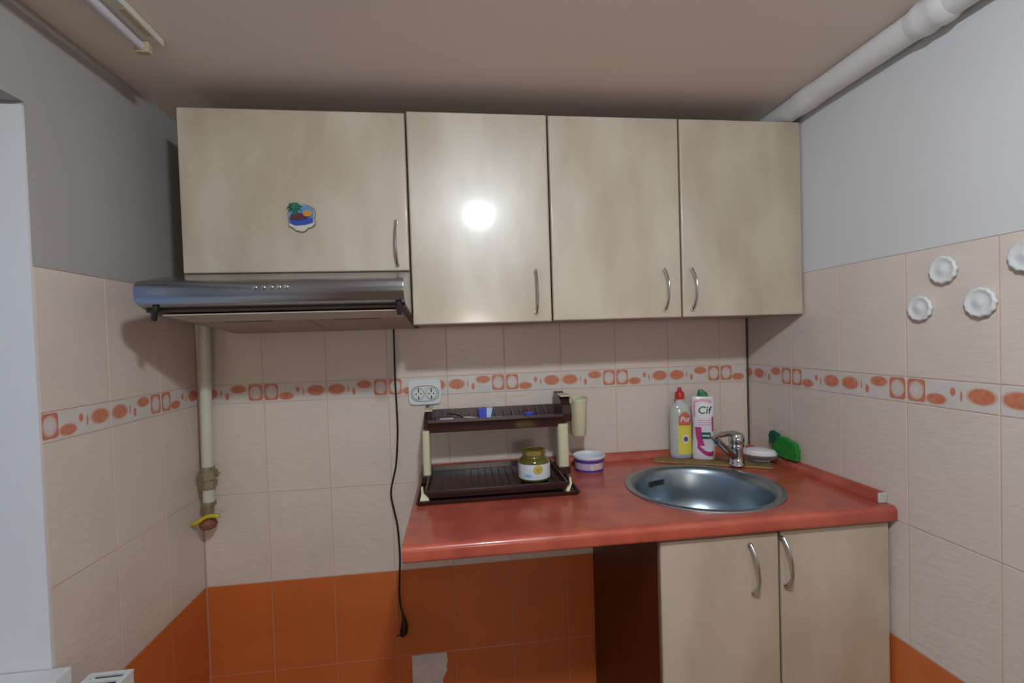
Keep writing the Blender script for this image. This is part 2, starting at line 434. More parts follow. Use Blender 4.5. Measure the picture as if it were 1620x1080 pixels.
# ================================================================ WALL CABINETS
YD = -0.30                      # front plane of the wall-cabinet doors
def bow_handle(parent, x, z_mid, L=0.118, y=YD, dep=0.027, lean=0.0):
    bm = NB(); pts = []
    for i in range(15):
        u = -1 + 2 * i / 14
        pts.append((x + lean * u, y - 0.004 - dep * (1 - abs(u) ** 2.6), z_mid + u * L / 2))
    rad = [0.0052 if 0 < i < 14 else 0.0062 for i in range(15)]
    tube(bm, pts, rad, 12, flat=0.7)
    for u in (-1, 1):
        pts = [(x + lean * u, y + 0.0004, z_mid + u * L / 2), (x + lean * u, y - 0.006, z_mid + u * L / 2)]
        tube(bm, pts, 0.0066, 12)
    return obj('handle', bm, 'handle', parent, smooth=True)

def door(parent, x0, x1, z0, z1, hx, hz, y=YD, lean=0.0):
    bm = NB(); box(bm, x0 + 0.0012, x1 - 0.0012, y, y + 0.018, z0, z1)
    d = obj('door', bm, 'maple', parent, bevel=0.0045, seg=3, smooth=True, angle=60)
    # dark edge band showing in the gap
    bm = NB(); box(bm, x0 + 0.0006, x1 - 0.0006, y + 0.006, y + 0.0185, z0 - 0.0006, z1 + 0.0006)
    obj('edge_band', bm, 'edge', d)
    if hx is not None: bow_handle(d, hx, hz, y=y, lean=lean)
    return d

def carcass(bm, x0, x1, z0, z1, yf, yb=-0.004, t_=0.016, back=True):
    box(bm, x0, x0 + t_, yf, yb, z0, z1); box(bm, x1 - t_, x1, yf, yb, z0, z1)
    box(bm, x0 + t_, x1 - t_, yf, yb, z0, z0 + t_); box(bm, x0 + t_, x1 - t_, yf, yb, z1 - t_, z1)
    box(bm, x0 + t_, x1 - t_, yb - 0.005, yb, z0 + t_, z1 - t_)

def wall_cab(x0, x1, z0, z1, label, doors):
    t = thing('wall_cabinet', label, 'cabinet', ((x0 + x1) / 2, -0.15, z0), 'maple wall cabinets')
    bm = NB(); carcass(bm, x0 + 0.001, x1 - 0.001, z0 + 0.002, z1 - 0.001, YD + 0.0190)
    obj('carcass', bm, 'carcass', t)
    for a, b, hx, hz in doors: door(t, a, b, z0, z1, hx, hz)
    return t
ZT = 1.4205
cab_hood = wall_cab(0.129, 0.717, 0.980, 1.4155, 'short maple wall cabinet above the steel cooker hood, with a souvenir magnet on its door', [(0.129, 0.717, 0.684, 1.056)])
wall_cab(0.7195, 1.1165, 0.828, ZT, 'single-door maple wall cabinet with the lamp glare on its door, right of the hood', [(0.7195, 1.1165, 1.071, 0.915)])
wall_cab(1.119, 1.910, 0.830, 1.4198, 'double-door maple wall cabinet against the right wall', [(1.119, 1.513, 1.459, 0.914), (1.5155, 1.910, 1.545, 0.914)])

# souvenir magnet
mx, mz, my = 0.4355, 1.13, YD
t = thing('fridge_magnet', 'small seaside souvenir magnet with green palm and blue sea on the hood cabinet door', 'magnet', (mx, my, mz - 0.04))
def plate(bm, pts, y0, y1, mi=0):
    loft(bm, [[(x, y0, z) for x, z in pts], [(x, y1, z) for x, z in pts]], mi=mi)
bm = NB()
base = [(-.035, -.028), (-.024, -.033), (-.018, -.040), (-.008, -.042), (0, -.045), (.010, -.041), (.016, -.034), (.028, -.031), (.036, -.022), (.034, -.008), (.037, .006), (.034, .020), (.020, .029), (.004, .034), (-.012, .030), (-.030, .024), (-.036, .008), (-.034, -.010)]
plate(bm, [(mx + a, mz + b) for a, b in base], my - 0.0003, my - 0.004)
obj('plaque', bm, 'scrolledge', t, bevel=0.001)
bm = NB(); plate(bm, [(mx + a * .93, mz + b * .93) for a, b in base], my - 0.0041, my - 0.0052); obj('scroll', bm, 'scroll', t)
bm = NB(); plate(bm, [(mx + a, mz + b) for a, b in ((-.032, -.012), (.030, -.012), (.033, .004), (.031, .019), (.018, .027), (0, .030), (-.020, .026), (-.031, .018))], my - 0.0053, my - 0.0062); obj('sky', bm, 'skyb', t)
bm = NB(); plate(bm, [(mx + a, mz + b) for a, b in ((-.031, -.018), (-.016, -.026), (.010, -.024), (.030, -.018), (.030, -.006), (.004, -.004), (-.028, -.006))], my - 0.0063, my - 0.0075); obj('sea', bm, 'seab', t)
bm = NB(); plate(bm, [(mx + a, mz + b) for a, b in ((-.030, -.010), (-.008, -.012), (.012, -.008), (.022, -.001), (.006, .006), (-.012, .008), (-.026, .003))], my - 0.0076, my - 0.009); obj('shore', bm, 'maroon', t, bevel=0.0006)
bm = NB(); plate(bm, ellipse(mx + .017, mz + .006, .012, .009, 16), my - 0.0091, my - 0.0105); obj('sun', bm, 'sunor', t)
bm = NB()
for k in range(9):
    a0 = 2 * math.pi * k / 9 + .3; c0 = Vector((mx - .016, my - 0.0095, mz + .022))
    tube(bm, [c0, c0 + Vector((math.cos(a0) * .011, -0.001, math.sin(a0) * .009 + .003)), c0 + Vector((math.cos(a0) * .020, 0.001, math.sin(a0) * .016 - .003))], [.0028, .0032, .0008], 6)
tube(bm, [(mx - .016, my - .0085, mz + .022), (mx - .013, my - .009, mz + .002)], .0022, 6)
obj('palm', bm, 'palm', t, smooth=True)

# ================================================================ COOKER HOOD
hx0, hx1 = 0.130, 0.7185
t = thing('cooker_hood', 'slim brushed-steel cooker hood under the left wall cabinet', 'cooker hood', ((hx0 + hx1) / 2, -0.25, 0.827))
prof = [(-0.006, 0.832), (-0.465, 0.874), (-0.492, 0.884), (-0.4995, 0.893), (-0.503, 0.906), (-0.502, 0.920), (-0.498, 0.931), (-0.488, 0.937), (-0.303, 0.9775), (-0.006, 0.9775)]
bm = NB(); extrude_x(bm, prof, hx0, hx1)
hood = obj('hood_body', bm, 'steel', t, smooth=True, angle=25, bevel=0.0015, seg=2)
def under_z(y): return 0.832 + (y + 0.006) / (-0.459) * 0.042
def under_plate(name, xa, xb, ya, yb, th, m, drop=0.0003, par=None):
    bm = NB(); P = [(ya, under_z(ya) - drop), (yb, under_z(yb) - drop), (yb, under_z(yb) - drop - th), (ya, under_z(ya) - drop - th)]
    extrude_x(bm, P, xa, xb); return obj(name, bm, m, par or t)
under_plate('underside_frame', hx0 + 0.002, hx1 - 0.002, -0.008, -0.462, 0.005, 'hooddark')
xm = 0.437
for a, b in ((hx0 + 0.016, xm - 0.002), (xm + 0.002, hx1 - 0.016)):
    f = under_plate('grease_filter', a, b, -0.030, -0.395, 0.003, 'filterm', 0.0055)
    bm = NB(); xc = (a + b) / 2
    P = [(-0.300, under_z(-.3) - 0.0086), (-0.322, under_z(-.322) - 0.0086), (-0.322, under_z(-.322) - 0.0100), (-0.300, under_z(-.3) - 0.0100)]
    extrude_x(bm, P, xc - 0.06, xc + 0.06); obj('filter_latch', bm, 'hooddark', f)
under_plate('visor', hx0 + 0.030, hx1 - 0.020, -0.335, -0.452, 0.003, 'visor', 0.0093)
for xx, ln in ((hx0 + 0.034, -0.012), (hx1 - 0.016, 0.001)):
    bm = NB(); tube(bm, [(xx, -0.478, 0.884), (xx + ln * .3, -0.479, 0.872), (xx + ln, -0.470, 0.850)], [.0065, .0075, .0060], 8)
    obj('visor_bracket', bm, 'black', t, smooth=True)
for xx in (0.385, 0.4035, 0.4205, 0.437, 0.4535):
    bm = NB(); tube(bm, [(xx, -0.500, 0.9175), (xx, -0.5065, 0.9180), (xx, -0.508, 0.9181)], [.0052, .0050, .0035], 12)
    obj('push_button', bm, 'chrome', t, smooth=True)
bm = NB()
P = [(0.631, -0.016, 0.826), (0.630, -0.012, 0.76), (0.629, -0.010, 0.658), (0.631, -0.011, 0.56), (0.632, -0.014, 0.488), (0.628, -0.016, 0.42), (0.621, -0.014, 0.361), (0.606, -0.012, 0.30), (0.602, -0.012, 0.262), (0.611, -0.013, 0.21), (0.620, -0.014, 0.155), (0.624, -0.014, 0.061), (0.620, -0.014, -0.02), (0.617, -0.014, -0.07), (0.620, -0.015, -0.115), (0.628, -0.017, -0.150)]
tube(bm, catmull(P, 6), 0.0032, 8)
cord = obj('power_cord', bm, 'black', t, smooth=True)
bm = NB(); tube(bm, [(0.627, -0.017, -0.145), (0.630, -0.018, -0.165), (0.631, -0.019, -0.185), (0.628, -0.020, -0.205), (0.622, -0.020, -0.214)], [.0045, .009, .0150, .0165, .011], 12, flat=0.8)
tube(bm, [(0.622, -0.025, -0.208), (0.606, -0.025, -0.214)], .0022, 6); tube(bm, [(0.618, -0.015, -0.214), (0.604, -0.015, -0.220)], .0022, 6)
obj('plug', bm, 'black', cord, smooth=True)

# ================================================================ GAS PIPE
gx, gy = 0.053, -0.058
GS = 0.006
t = thing('gas_pipe', 'cream painted vertical gas pipe in the left corner, ending in a yellow-handled valve', 'pipe', (gx, gy, 0.24))
bm = NB()
def pp(x, z): return (x + GS, gy, z)
tube(bm, [pp(0.055, ZC - 0.002), pp(0.054, 0.86), pp(0.048, 0.62), pp(0.044, 0.40), pp(0.043, 0.29)], 0.0165, 20)
obj('pipe_run', bm, 'gas', t, smooth=True)
bm = NB()
tube(bm, [pp(0.0435, 0.398), pp(0.0435, 0.372)], 0.027, 6); tube(bm, [pp(0.0435, 0.366), pp(0.0435, 0.346)], 0.024, 6)
tube(bm, [pp(0.0435, 0.410), pp(0.0435, 0.340)], 0.0205, 16)
for dx in (-.031, .033): tube(bm, [(0.0495 + dx * .6, gy, 0.385), (0.0495 + dx, gy - .002, 0.387)], 0.006, 8)
obj('union_nut', bm, 'brass', t, label='dull brass union nut')
bm = NB(); tube(bm, [pp(0.043, 0.300), pp(0.043, 0.288)], 0.0205, 16); tube(bm, [pp(0.043, 0.291), pp(0.042, 0.245)], [0.014, 0.014], 16); obj('valve_body', bm, 'brass', t, smooth=True)
bm = NB()
tube(bm, catmull([(0.009, -0.078, 0.238), (0.028, -0.083, 0.245), (0.048, -0.084, 0.258), (0.066, -0.083, 0.262), (0.089, -0.080, 0.258)], 4), 0.0062, 8, flat=1.3)
obj('lever', bm, 'yellow', t, smooth=True, label='yellow valve lever')
bm = NB(); lathe(bm, [(0.017, 0.247), (0.024, 0.238), (0.026, 0.228), (0.020, 0.216), (0.004, 0.210)], 0.045, gy - 0.002, 16); obj('end_cap', bm, 'rust', t, smooth=True)

# ================================================================ CEILING PIPE (right)
px, pz, pr_ = 1.8765, 1.4525, 0.0320
t = thing('ceiling_pipe', 'thick white painted pipe running along the top of the right wall', 'pipe', (px, -1.3, pz - pr_))
bm = NB(); tube(bm, [(px, -0.006, pz), (px, -0.7, pz), (px, -1.4, pz), (px, YR + 0.004, pz)], pr_, 32)
obj('pipe_run', bm, 'pipew', t, smooth=True)
bm = NB()
tube(bm, [(px, -0.700, pz), (px, -0.716, pz), (px, -0.728, pz), (px, -0.745, pz), (px, -0.757, pz), (px, -0.772, pz), (px, -0.785, pz)], [pr_ + .0006, pr_ + .004, pr_ + .0062, pr_ + .0018, pr_ + .0055, pr_ + .006, pr_ + .0006], 32)
obj('coupling', bm, 'pipew', t, smooth=True)
bm = NB(); tube(bm, [(px, -0.330, pz), (px, -0.345, pz), (px, -0.39, pz), (px, -0.41, pz)], [pr_ + .0004, pr_ + .0022, pr_ + .0026, pr_ + .0004], 24); obj('paint_joint', bm, 'pipew', t, smooth=True)

# ================================================================ UNLIT FLUORESCENT BATTEN (left ceiling)
t = thing('ceiling_batten', 'narrow unlit fluorescent batten on the ceiling near the left wall', 'lamp', (0.165, -0.95, ZC - 0.03))
bm = NB(); box(bm, 0.143, 0.203, -1.42, -0.472, ZC - 0.016, ZC - 0.0005); obj('housing', bm, 'offwhite', t, bevel=0.002)
bm = NB(); tube(bm, [(0.165, -1.395, ZC - 0.028), (0.165, -0.494, ZC - 0.028)], 0.0095, 16); obj('fluorescent_tube', bm, 'tubeglass', t, smooth=True, label='unlit glass tube')
for yy in (-0.485, -1.403):
    bm = NB(); box(bm, 0.151, 0.180, yy - 0.008, yy + 0.008, ZC - 0.040, ZC - 0.016); obj('lamp_holder', bm, 'stain', t, bevel=0.002)
bm = NB(); box(bm, 0.186, 0.200, -0.60, -0.51, ZC - 0.0175, ZC - 0.0163); obj('scorch_mark', bm, 'stain', t)

# ================================================================ WORKTOP
wx0, wx1, WZ, WB = 0.7055, 1.9125, 0.335, 0.297
WY = -0.608
SX, SY, SR = 1.535, -0.352, 0.219
t = thing('worktop', 'red marbled laminate worktop with rounded front edge and inset sink', 'worktop', ((wx0 + wx1) / 2, -0.3, WB))
bm = NB()
yi = WY + 0.022
# slab with a round hole, and the nose as a swept profile
def slab_face(z):
    outer = [bm.verts.new(p + (z,)) for p in ((wx0, yi), (wx1, yi), (wx1, -0.003), (wx0, -0.003))]
    inner = [bm.verts.new((SX + (SR - 0.010) * math.cos(2 * math.pi * i / 48), SY + (SR - 0.010) * math.sin(2 * math.pi * i / 48), z)) for i in range(48)]
    es = [bm.edges.new((outer[i], outer[(i + 1) % 4])) for i in range(4)] + [bm.edges.new((inner[i], inner[(i + 1) % 48])) for i in range(48)]
    bmesh.ops.triangle_fill(bm, edges=es, use_beauty=True, use_dissolve=False)
    return outer, inner
o1, i1 = slab_face(WZ); o2, i2 = slab_face(WB)
for i in range(48): bm.faces.new((i1[i], i1[(i + 1) % 48], i2[(i + 1) % 48], i2[i]))
for i in (1, 2, 3): bm.faces.new((o1[i], o1[(i + 1) % 4], o2[(i + 1) % 4], o2[i]))
rr = 0.014; nose = [(yi, WZ)]
for k in range(9):
    a = math.pi / 2 + k / 8 * math.pi / 2; nose.append((WY + rr + rr * math.cos(a), WZ - rr + rr * math.sin(a)))
for k in range(5):
    a = math.pi + k / 4 * math.pi / 2; nose.append((WY + 0.008 + 0.008 * math.cos(a), WB + 0.008 + 0.008 * math.sin(a)))
nose.append((yi, WB))
ra = [bm.verts.new((wx0, y, z)) for y, z in nose]; rb = [bm.verts.new((wx1, y, z)) for y, z in nose]
for i in range(len(nose) - 1): bm.faces.new((ra[i], ra[i + 1], rb[i + 1], rb[i]))
bm.faces.new(ra); bm.faces.new(rb)
bmesh.ops.remove_doubles(bm, verts=bm.verts, dist=1e-5)
obj('top_slab', bm, 'worktop', t, smooth=True, angle=35)
bm = NB()
U = [(-0.0035, WZ), (-0.024, WZ), (-0.024, WZ + 0.004), (-0.017, WZ + 0.020), (-0.012, WZ + 0.025), (-0.0035, WZ + 0.026)]
extrude_x(bm, U, wx0 + 0.004, wx1 - 0.03); obj('back_upstand', bm, 'worktop', t, smooth=True, angle=50)
bm = NB()
extrude_y(bm, [(wx1 + 0.0005 - 0.0235 * 1.0, WZ), (wx1, WZ), (wx1, WZ + 0.026), (wx1 - 0.009, WZ + 0.025), (wx1 - 0.015, WZ + 0.020), (wx1 - 0.0235, WZ + 0.004)], -0.575, -0.005)
obj('side_upstand', bm, 'worktop', t, smooth=True, angle=50)
bm = NB(); box(bm, wx1 - 0.0245, wx1, -0.5805, -0.5752, WZ + 0.0002, WZ + 0.0268); obj('upstand_end_cap', bm, 'silver', t, bevel=0.003, label='grey plastic end cap')
bm = NB(); box(bm, wx0 - 0.0012, wx0 - 0.0001, WY + 0.012, -0.004, WB + 0.002, WZ - 0.001); obj('end_banding', bm, 'edge', t)

# ================================================================ SINK
t = thing('sink', 'round stainless-steel sink bowl set into the red worktop', 'sink', (SX, SY, WZ - 0.16))
bm = NB()
P = [(SR, 0.0004), (SR - 0.001, 0.003), (SR - 0.006, 0.0055), (SR - 0.014, 0.0045), (SR - 0.022, 0.001), (SR - 0.028, -0.006), (SR - 0.033, -0.02), (SR - 0.037, -0.09), (SR - 0.046, -0.125), (SR - 0.066, -0.146), (SR - 0.10, -0.154), (0.045, -0.158), (0.040, -0.160)]
R = lathe(bm, P, SX, SY, 64, cap=(False, True), z0=WZ)
obj('bowl', bm, 'sink', t, smooth=True, recalc=True)
bm = NB(); lathe(bm, [(0.039, -0.1598), (0.037, -0.156), (0.028, -0.157), (0.010, -0.158)], SX, SY, 32, z0=WZ, cap=(False, True)); obj('drain', bm, 'chrome', t, smooth=True)
ov = NB()
for k in range(5):
    a = math.radians(111 + (k - 2) * 4.2); rr_ = SR - 0.0365
    cxx, cyy = SX + rr_ * math.cos(a), SY + rr_ * math.sin(a)
    tube(ov, [(cxx, cyy, WZ - 0.030), (cxx, cyy, WZ - 0.046)], 0.0042, 8)
obj('overflow', ov, 'slot', t, label='dark overflow slots')

# wooden board behind the sink
bcx, bcy, bang = 1.697, -0.111, math.radians(-27)
bt = 0.0065
bm = NB()
BP = [(1.5045, -0.0769), (1.8377, -0.2467), (1.8850, -0.1500), (1.662, -0.029), (1.526, -0.029)]
loft(bm, [[(x, y, WZ + 0.0004) for x, y in BP], [(x, y, WZ + 0.0004 + bt) for x, y in BP]])
tag(obj('wooden_board', bm, 'board', bevel=0.002, at=(bcx, bcy, WZ)), 'worn thin wooden board lying on the worktop behind the round sink', 'board')
BZ = WZ + bt + 0.0004

# ================================================================ FAUCET
fx, fy = 1.746, -0.190
t = thing('faucet', 'chrome single-lever mixer tap behind the round sink', 'faucet', (fx, fy, BZ))
bm = NB(); lathe(bm, [(0.0265, 0), (0.0265, 0.006), (0.0235, 0.010), (0.0225, 0.03), (0.0235, 0.055), (0.024, 0.066), (0.0225, 0.071)], fx, fy, 28, z0=BZ); obj('tap_body', bm, 'chrome', t, smooth=True)
bm = NB(); lathe(bm, [(0.0235, 0.072), (0.025, 0.078), (0.0245, 0.094), (0.019, 0.104), (0.008, 0.108)], fx, fy, 28, z0=BZ); cartridge = obj('lever_cap', bm, 'chrome', t, smooth=True)
dv = Vector((-0.93, -0.36, 0)).normalized()
bm = NB(); c0 = Vector((fx, fy, BZ + 0.030))
tube(bm, catmull([c0 + dv * 0.012, c0 + dv * 0.05 + Vector((0, 0, .028)), c0 + dv * 0.092 + Vector((0, 0, .060)), c0 + dv * 0.100 + Vector((0, 0, .062))], 5), [0.015] * 6 + [0.0135] * 6 + [0.0125] * 4, 16, flat=0.8)
obj('spout', bm, 'steel', t, smooth=True)
bm = NB(); c0 = Vector((fx, fy, BZ + 0.098))
tube(bm, catmull([c0 + dv * -0.006, c0 + dv * 0.03 + Vector((0, 0, .009)), c0 + dv * 0.075 + Vector((0, 0, .010)), c0 + dv * 0.118 + Vector((0, 0, .006))], 5), [0.0115] * 5 + [0.009] * 6 + [0.0055] * 5, 12, flat=0.55)
obj('lever', bm, 'chrome', t, smooth=True)

# ================================================================ BOTTLES
class Bottle:
    """upright bottle of super-elliptic section; prof rows (z, half width, half depth)"""
    def __init__(s, x, y, z, rot, prof, p=2.6):
        s.x, s.y, s.z, s.rot, s.prof, s.p = x, y, z, rot, prof, p
    def at(s, lx, ly, lz):
        c, n = math.cos(s.rot), math.sin(s.rot)
        return (s.x + lx * c - ly * n, s.y + lx * n + ly * c, s.z + lz)
    def wd(s, z):
        P = s.prof
        for a, b in zip(P, P[1:]):
            if a[0] <= z <= b[0]:
                t_ = (z - a[0]) / max(b[0] - a[0], 1e-9); return a[1] + (b[1] - a[1]) * t_, a[2] + (b[2] - a[2]) * t_
        return P[-1][1:] if z > P[-1][0] else P[0][1:]
    def front(s, lx, lz, off=0.0005):
        w, d = s.wd(lz); u = min(abs(lx) / w, 0.985)
        return s.at(lx, -d * (1 - u ** s.p) ** (1 / s.p) - off, lz)
    def body(s, bm, n=40, mi=0):
        rings = []
        for z, w, d in s.prof:
            rings.append([s.at(a, b, z) for a, b in ellipse(0, 0, w, d, n, s.p)])
        loft(bm, rings, mi=mi)
    def patch(s, bm, f, x0, x1, z0, z1, nx=12, nz=10, off=0.0005):
        """f(u, v) -> (x, z) warp or None"""
        g = [[None] * (nz + 1) for _ in range(nx + 1)]
        for i in range(nx + 1):
            for j in range(nz + 1):
                u, v = i / nx, j / nz
                x, z = (x0 + (x1 - x0) * u, z0 + (z1 - z0) * v) if f is None else f(u, v)
                g[i][j] = bm.verts.new(s.front(x, z, off))
        for i in range(nx):
            for j in range(nz): bm.faces.new((g[i][j], g[i + 1][j], g[i + 1][j + 1], g[i][j + 1]))
    def disc(s, bm, cx, cz, a, b, off=0.0008, n=24):
        c0 = bm.verts.new(s.front(cx, cz, off)); prev = [c0] * n
        for k in range(1, 4):
            cur = [bm.verts.new(s.front(x, z, off)) for x, z in ellipse(cx, cz, a * k / 3, b * k / 3, n)]
            for i in range(n):
                j = (i + 1) % n
                if k == 1: bm.faces.new((c0, cur[i], cur[j]))
                else: bm.faces.new((prev[i], cur[i], cur[j], prev[j]))
            prev = cur
    def text(s, body, size, cx, cz, off=0.0011, shear=0.0, sx=1.0):
        b = text_mesh(body, size, shear)
        for v in b.verts: v.co = Vector(s.front(cx + v.co.x * sx, cz + v.co.y, off))
        return b

# dish-soap bottle
b1 = Bottle(1.617, -0.0560, BZ, math.radians(-10), [(0, 0.033, 0.021), (0.004, 0.037, 0.024), (0.02, 0.038, 0.025), (0.09, 0.0375, 0.025), (0.15, 0.0375, 0.025), (0.172, 0.036, 0.024), (0.186, 0.030, 0.021), (0.195, 0.020, 0.016), (0.200, 0.0135, 0.013), (0.208, 0.013, 0.0125)], 2.4)
t = thing('dish_soap_bottle', 'see-through dish-soap bottle with red cap and yellow label, behind the sink', 'bottle', (b1.x, b1.y, BZ))
bm = NB(); b1.body(bm); obj('bottle_body', bm, 'bottle_clear', t, smooth=True, angle=60)
bm = NB(); lathe(bm, [(0.0155, 0.2085), (0.0165, 0.212), (0.0165, 0.228), (0.013, 0.234), (0.0075, 0.238), (0.0065, 0.248), (0.004, 0.250)], b1.x, b1.y, 24, z0=BZ); obj('cap', bm, 'redcap', t, smooth=True)
bm = NB(); b1.patch(bm, None, -0.014, 0.033, 0.018, 0.125); lb = obj('label', bm, 'lab_y', t, smooth=True, recalc=False, label='yellow label with white lettering on red')
bm = NB(); b1.patch(bm, lambda u, v: (-0.0125 + 0.044 * u, 0.118 + v * (0.030 + 0.018 * math.sin(math.pi * u))), 0, 0, 0, 0, off=0.0008); obj('label_top', bm, 'lab_r', lb, smooth=True, recalc=False)
obj('lettering', b1.text('Pur', 0.025, 0.010, 0.139, 0.0014, 0.2), 'whitepr', lb, recalc=False)
bm = NB(); b1.disc(bm, 0.011, 0.070, 0.0125, 0.016, 0.0009); obj('print_disc', bm, 'whitepr', lb, recalc=False)
bm = NB(); b1.disc(bm, 0.011, 0.070, 0.008, 0.009, 0.0013); obj('print_mark', bm, 'violet', lb, recalc=False)
bm = NB(); b1.patch(bm, None, -0.034, 0.035, 0.001, 0.012, off=0.0006); obj('base_print', bm, 'bottle_base', t, recalc=False)

# cream-cleaner bottle
b2 = Bottle(1.6830, -0.0920, BZ, math.radians(-22), [(0, 0.034, 0.018), (0.004, 0.037, 0.021), (0.03, 0.038, 0.023), (0.07, 0.0355, 0.023), (0.115, 0.0335, 0.022), (0.15, 0.0355, 0.021), (0.185, 0.0375, 0.018), (0.212, 0.0365, 0.012), (0.219, 0.0355, 0.009)], 2.8)
t = thing('cream_cleaner_bottle', 'white cream-cleaner bottle with pink swirls and green cap, behind the sink', 'bottle', (b2.x, b2.y, BZ))
bm = NB(); b2.body(bm); obj('bottle_body', bm, 'cifw', t, smooth=True, angle=60)
bm = NB()
rings = [[b2.at(x, y, z) for x, y in ellipse(cx, 0, a, b, 20, 3)] for z, cx, a, b in ((0.2195, 0.0, 0.0185, 0.009), (0.228, 0.0, 0.0175, 0.009), (0.236, -0.003, 0.012, 0.008), (0.243, -0.006, 0.006, 0.006))]
loft(bm, rings); obj('cap', bm, 'green', t, smooth=True, angle=50)
bm = NB(); b2.disc(bm, 0.002, 0.172, 0.029, 0.024, 0.0006); lg = obj('logo_oval', bm, 'whitepr', t, smooth=True, recalc=False)
bm = NB(); b2.patch(bm, lambda u, v: (-0.030 + 0.058 * u, 0.196 + 0.010 * v + 0.006 * math.sin(math.pi * u)), 0, 0, 0, 0, 12, 3, 0.0005)
b2.patch(bm, lambda u, v: (-0.0325 + 0.006 * v, 0.150 + 0.05 * u), 0, 0, 0, 0, 10, 3, 0.0005); obj('pink_trim', bm, 'pinkish', t, recalc=False)
obj('lettering', b2.text('Cif', 0.036, 0.002, 0.172, 0.0013, 0.15, 1.0), 'tealtx', lg, recalc=False)
bm = NB()
for z_ in (0.138, 0.130, 0.122): b2.patch(bm, None, -0.018, 0.026, z_ - 0.0014, z_ + 0.0014, 10, 1, 0.0006)
obj('small_print', bm, 'pinkish', t, recalc=False)
bm = NB()
b2.patch(bm, lambda u, v: (-0.028 + 0.020 * v + 0.010 * u * u, 0.115 - 0.065 * u), 0, 0, 0, 0, 12, 4, 0.0006)
b2.patch(bm, lambda u, v: (-0.022 + 0.052 * u, 0.042 - 0.036 * math.sin(u * 1.9) + 0.016 * v + 0.010 * u), 0, 0, 0, 0, 14, 4, 0.0006)
b2.patch(bm, lambda u, v: (0.026 + 0.006 * v, 0.100 + 0.05 * u), 0, 0, 0, 0, 8, 2, 0.0006)
obj('swirl', bm, 'magenta', t, smooth=True, recalc=False, label='magenta printed swirl')
bm = NB(); b2.patch(bm, None, -0.010, 0.022, 0.074, 0.097, 8, 4, 0.0008); obj('dark_print', bm, 'tealtx', t, recalc=False)
bm = NB(); b2.patch(bm, None, -0.006, 0.018, 0.083, 0.088, 8, 2, 0.0011); obj('print_stripe', bm, 'whitepr', t, recalc=False)

# ================================================================ SOAP DISH, SCOURER
sx_, sy2 = 1.836, -0.178
ang = math.atan2(-0.10, 0.13)
def oval(bm, prof, cx, cy, a, b, z0, rot, n=28, cap=(True, True)):
    rings = []
    for r, z in prof:
        rings.append([(cx + r * a * math.cos(q) * math.cos(rot) - r * b * math.sin(q) * math.sin(rot), cy + r * a * math.cos(q) * math.sin(rot) + r * b * math.sin(q) * math.cos(rot), z0 + z) for q in [2 * math.pi * i / n for i in range(n)]])
    loft(bm, rings, cap)
t = thing('soap_dish', 'small clear glass soap dish on the board right of the tap', 'soap dish', (sx_, sy2, BZ))
bm = NB(); oval(bm, [(0.55, 0), (0.60, 0.004), (0.58, 0.008), (0.95, 0.018), (1.06, 0.026), (1.02, 0.0262), (0.90, 0.020), (0.50, 0.0125)], sx_, sy2, 0.054, 0.036, BZ, ang)
obj('dish', bm, 'glass', t, smooth=True)
bm = NB()
oval(bm, [(0.70, 0.022), (0.98, 0.026), (1.0, 0.033), (0.88, 0.042), (0.5, 0.047), (0.1, 0.048)], sx_, sy2, 0.052, 0.033, BZ + 0.001, ang)
tag(obj('soap_bar', bm, 'soap', smooth=True, at=(sx_, sy2, BZ + 0.02)), 'worn white bar of soap lying in the glass dish', 'soap')
# green scourer leaning on the right wall
bm = NB()
pts = [(-0.166, 0.372), (-0.225, 0.366), (-0.282, 0.370), (-0.2835, 0.400), (-0.275, 0.420), (-0.222, 0.432), (-0.176, 0.428), (-0.162, 0.400)]
loft(bm, [[(1.8885, y, z - 0.004) for y, z in pts], [(1.905, y, z - 0.001) for y, z in pts]])
t = thing('scouring_sponge', 'bright green scouring sponge leaning on the right wall above the upstand', 'sponge', (1.895, -0.22, 0.361))
obj('sponge', bm, 'sponge', t, bevel=0.003, smooth=True)
bm = NB(); pts = [(-0.158, 0.398), (-0.178, 0.402), (-0.196, 0.424), (-0.190, 0.436), (-0.160, 0.443), (-0.150, 0.424)]
loft(bm, [[(1.8865, y, z) for y, z in pts], [(1.9035, y, z) for y, z in pts]]); obj('dark_corner', bm, 'darkgreen', t, bevel=0.002, label='dark green folded corner')

# ================================================================ DISH RACK
t = thing('dish_rack', 'two-tier dark brown plastic dish rack with cream posts on the worktop', 'dish rack', (0.94, -0.18, WZ))
def tray(bm, x0, x1, y0, y1, z0, h, th=0.004, flare=0.008):
    """open tray, y0 front"""
    o_b = [(x0 + flare, y0 + flare), (x1 - flare, y0 + flare), (x1 - flare, y1 - flare), (x0 + flare, y1 - flare)]
    o_t = [(x0, y0), (x1, y0), (x1, y1), (x0, y1)]
    i_t = [(x0 + th, y0 + th), (x1 - th, y0 + th), (x1 - th, y1 - th), (x0 + th, y1 - th)]
    i_b = [(x0 + flare + th, y0 + flare + th), (x1 - flare - th, y0 + flare + th), (x1 - flare - th, y1 - flare - th), (x0 + flare + th, y1 - flare - th)]
    loft(bm, [[(x, y, z0) for x, y in o_b], [(x, y, z0 + h) for x, y in o_t], [(x, y, z0 + h) for x, y in i_t], [(x, y, z0 + th) for x, y in i_b]])
bm = NB(); tray(bm, 0.714, 1.172, -0.356, -0.030, WZ + 0.0005, 0.012, 0.005, 0.006); obj('drip_tray', bm, 'rack', t, bevel=0.0012)
bm = NB(); tray(bm, 0.739, 1.142, -0.336, -0.060, WZ + 0.013, 0.022, 0.005, 0.004)
